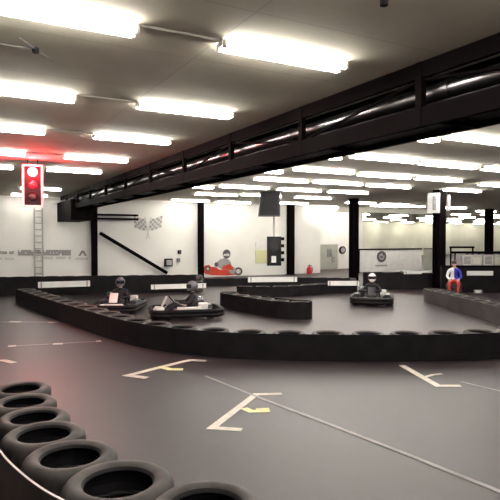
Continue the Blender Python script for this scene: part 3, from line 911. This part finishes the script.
def rounded(w, l, r, z, n=5, yoff=0):
    out = []
    for cx, cy, a0 in ((w - r, l - r, 0), (-(w - r), l - r, PI / 2), (-(w - r), -(l - r), PI), (w - r, -(l - r), 1.5 * PI)):
        for i in range(n + 1):
            a = a0 + PI / 2 * i / n
            out.append((cx + r * math.cos(a), cy + r * math.sin(a) + yoff, z))
    return out
def kart(label, loc, rz, body='kartdark', nose='kartbody', pods='kartdark'):
    """rental kart, local +Y forward, about 2.0 x 1.35 m"""
    t = thing('racing_kart', label, 'kart', loc, rz)
    b = MB().use('belt')
    b.tube(rounded(.64, .95, .28, .13, 6), .062, 8, closed=True).tube(rounded(.65, .96, .28, .23, 6), .058, 8, closed=True)
    b.build('bumper', t, smooth=True)
    f = MB().use('grey')
    for s in (-1, 1): f.tube([(s * .30, -.85, .14), (s * .34, -.2, .11), (s * .22, .5, .11), (s * .30, .88, .14)], .017, 8)
    f.tube([(-.5, .55, .13), (.5, .55, .13)], .017).tube([(-.34, -.1, .11), (.34, -.1, .11)], .017).tube([(-.6, -.6, .13), (.6, -.6, .13)], .019)
    f.build('chassis', t, smooth=True)
    MB().use('grey').box((0, .42, .09), (.48, .9, .012)).build('floor_pan', t)
    for sx in (-1, 1):
        for y, r, w in ((.55, .13, .12), (-.6, .14, .2)):
            wl = MB().use('rubber').lathe([(r * .5, -w / 2), (r * .93, -w / 2), (r, -w / 2 + .02), (r, w / 2 - .02), (r * .93, w / 2), (r * .5, w / 2)], 24, axis='X', c=(sx * (.50 if y > 0 else .47), y, r)).build('wheel', t, smooth=True)
            MB().use('grey').cyl((sx * .50 - w / 2 * .9, y, r), (sx * .50 + w / 2 * .9, y, r), r * .5, 16).build('rim', wl)
    # seat
    k = MB().use(body)
    prof = [(-.19, .10, .12), (-.22, -.08, .12), (-.235, -.24, .26), (-.22, -.30, .52), (-.17, -.34, .64)]
    L_ = []
    for hw, y, z in prof:
        row = []
        for u in (-1, -.8, -.3, .3, .8, 1):
            zz = z + (.12 if abs(u) == 1 else .03 if abs(u) > .5 else 0) * (1 if z < .5 else .2); yy = y + (.10 if abs(u) == 1 else 0) * (1 if z > .2 else 0)
            row.append(k.bm.verts.new((u * abs(hw), yy - .0, zz - .03)))
        L_.append(row)
    fs = []
    for i in range(len(L_) - 1):
        for j in range(5): fs.append(k.bm.faces.new((L_[i][j], L_[i + 1][j], L_[i + 1][j + 1], L_[i][j + 1])))
    st = k.build('seat', t, smooth=True)
    md = st.modifiers.new('th', 'SOLIDIFY'); md.thickness = .015
    # steering
    sw = MB().use('black').lathe([(.13 + .014 * math.cos(q), .014 * math.sin(q)) for q in [2 * PI * i / 8 for i in range(8)]], 28)
    sw.cyl((-.13, 0, 0), (.13, 0, 0), .01, 6).cyl((0, 0, 0), (0, -.13, 0), .01, 6)
    o = sw.build('steering_wheel', t, smooth=True); o.location = (0, .40, .50); o.rotation_euler = (math.radians(50), 0, 0)
    MB().use('chrome').cyl((0, .40, .50), (0, .66, .17), .012, 8).build('steering_column', t)
    # bodywork
    k = MB().use(nose); k.box((0, .60, .46), (.24, .03, .30), rot=Matrix.Rotation(math.radians(28), 3, 'X'), bevel=.012)
    fp = k.build('front_panel', t, smooth=True); fp['label'] = 'white number panel'
    k = MB().use(nose)
    k.poly([(-.3, .62, .16), (.3, .62, .16), (.42, .86, .16), (.2, .93, .16), (-.2, .93, .16), (-.42, .86, .16)], (0, 0, .13))
    for v in k.bm.verts:
        if v.co.z > .2: v.co.x *= .8; v.co.y = .62 + (v.co.y - .62) * .75
    k.build('nose_cone', t, smooth=True)
    for s in (-1, 1):
        k = MB().use(pods)
        k.box((s * .49, -.02, .24), (.20, .66, .20), bevel=.05)
        k.build('side_pod', t, smooth=True)
    k = MB().use('kartdark'); k.box((.36, -.40, .30), (.22, .3, .26), bevel=.03)
    e = k.build('engine', t, smooth=True)
    k = MB().use('chrome')
    for i in range(5): k.box((.36, -.40, .43 + .022 * i), (.2, .24, .008))
    k.build('cooling_fins', e)
    MB().use('chrome').cyl((.1, -.72, .27), (.42, -.72, .27), .055, 14).build('exhaust', t, smooth=True)
    MB().use('kartbody').box((-.36, -.42, .32), (.2, .26, .22), bevel=.04).build('fuel_tank', t, smooth=True)
    return t

def place_kart(px, py, heading, klabel, dlabel, suit, helm, lean=0, **kw):
    p = onz(px, py)
    kart(klabel, (p.x, p.y, 0), heading, **kw)
    R_ = Matrix.Rotation(heading, 3, 'Z') @ Vector((0, -.10, 0))
    kart_driver(dlabel, (p.x + R_.x, p.y + R_.y, .0), heading, suit, helm, lean)
    return p
face_cam = PI - YAW   # local +Y pointing back at the camera
place_kart(372, 303.5, face_cam - .24, 'dark racing kart coming towards the camera in the centre right of the track', 'kart driver with a white helmet and dark suit facing the camera', 'suit', 'helmwhite', nose='kartdark')
place_kart(186, 317, -YAW + PI / 2 + .25, 'dark racing kart seen side-on behind the curved barrier, heading left', 'kart driver in a dark suit and dark helmet, side-on, in the left middle kart', 'suit', 'helmgrey', pods='kartbody')
place_kart(119, 311, face_cam - .02, 'leftmost dark racing kart with a white front panel, heading towards the left', 'leftmost kart driver leaning back, in dark suit and dark grey helmet', 'suit', 'helmgrey')

# seated person on a tyre pile at the pit wall
D = 21.3
base = ondepth(454, 290, D); base.z = 0
for j in range(2):
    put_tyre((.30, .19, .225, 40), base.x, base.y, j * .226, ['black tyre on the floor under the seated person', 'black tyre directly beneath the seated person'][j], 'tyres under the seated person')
t = thing('person', 'person in a white and blue jacket and red trousers sitting before the black pit wall', 'person', (base.x, base.y, 0), face_cam - .35)
V = [(0, 0, .54), (0, .01, .68), (0, .04, .84), (0, .06, .98), (0, .09, 1.06), (0, .12, 1.12), (0, .13, 1.2), (0, .12, 1.27)]
Rd = [(.16, .13), (.14, .11), (.16, .12), (.15, .10), (.06, .06), (.05, .055), (.075, .09), (.06, .075)]
Ed = [(i, i + 1) for i in range(7)]
for s in (-1, 1):
    n = len(V); V += [(s * .19, .06, .95), (s * .26, .12, .72), (s * .17, .34, .62)]; Rd += [.065, .05, .034]
    Ed += [(3, n), (n, n + 1), (n + 1, n + 2)]
    hand_chain(V, Ed, Rd, n + 2, (-s * .25, .9, -.1), (-s, 0, 0), (0, 0, -1))
    n = len(V); V += [(s * .11, .08, .53), (s * .17, .46, .50), (s * .15, .48, .12), (s * .15, .48, .06), (s * .17, .62, .045)]
    Rd += [.105, .075, .05, .045, .035]
    Ed += [(0, n), (n, n + 1), (n + 1, n + 2), (n + 2, n + 3), (n + 3, n + 4)]
def mf(c):
    if c.z > 1.03: return 3
    if c.z > .56 and c.y > .36 and abs(c.x) < .3: return 3
    if c.z > .62 or (c.z > .57 and c.y < .13): return 1 if c.x > -0.02 else 0
    if c.z < .14: return 4
    return 2
skin_body('body', t, V, Ed, Rd, mf, ['jacketblue', 'jacketwhite', 'trousersred', 'skin', 'glove'])
MB().use('hair').ball((0, .105, 1.255), .10, .92, 1.05, .95, 18).build('hair', t, smooth=True)
MB().use('skin').ball((0, .225, 1.20), .018, .8, 1, 1.3, 8).build('nose', t, smooth=True)
for s in (-1, 1):
    MB().use('skin').ball((s * .088, .13, 1.2), .02, .5, 1, 1.5, 8).build('ear', t, smooth=True)
    MB().use('black').ball((s * .032, .212, 1.225), .009, seg=8).build('eye', t, smooth=True)

# ------------------------------------------------------------------ world and view
w = bpy.data.worlds.new('world'); bpy.context.scene.world = w; w.use_nodes = True
w.node_tree.nodes['Background'].inputs['Color'].default_value = (.02, .02, .02, 1)
sc = bpy.context.scene
sc.view_settings.view_transform = 'Standard'
sc.view_settings.look = 'None'
sc.view_settings.gamma = 1
sc.view_settings.use_curve_mapping = False
sc.view_settings.exposure = 1.36
print('tyres in barriers', ntyre)
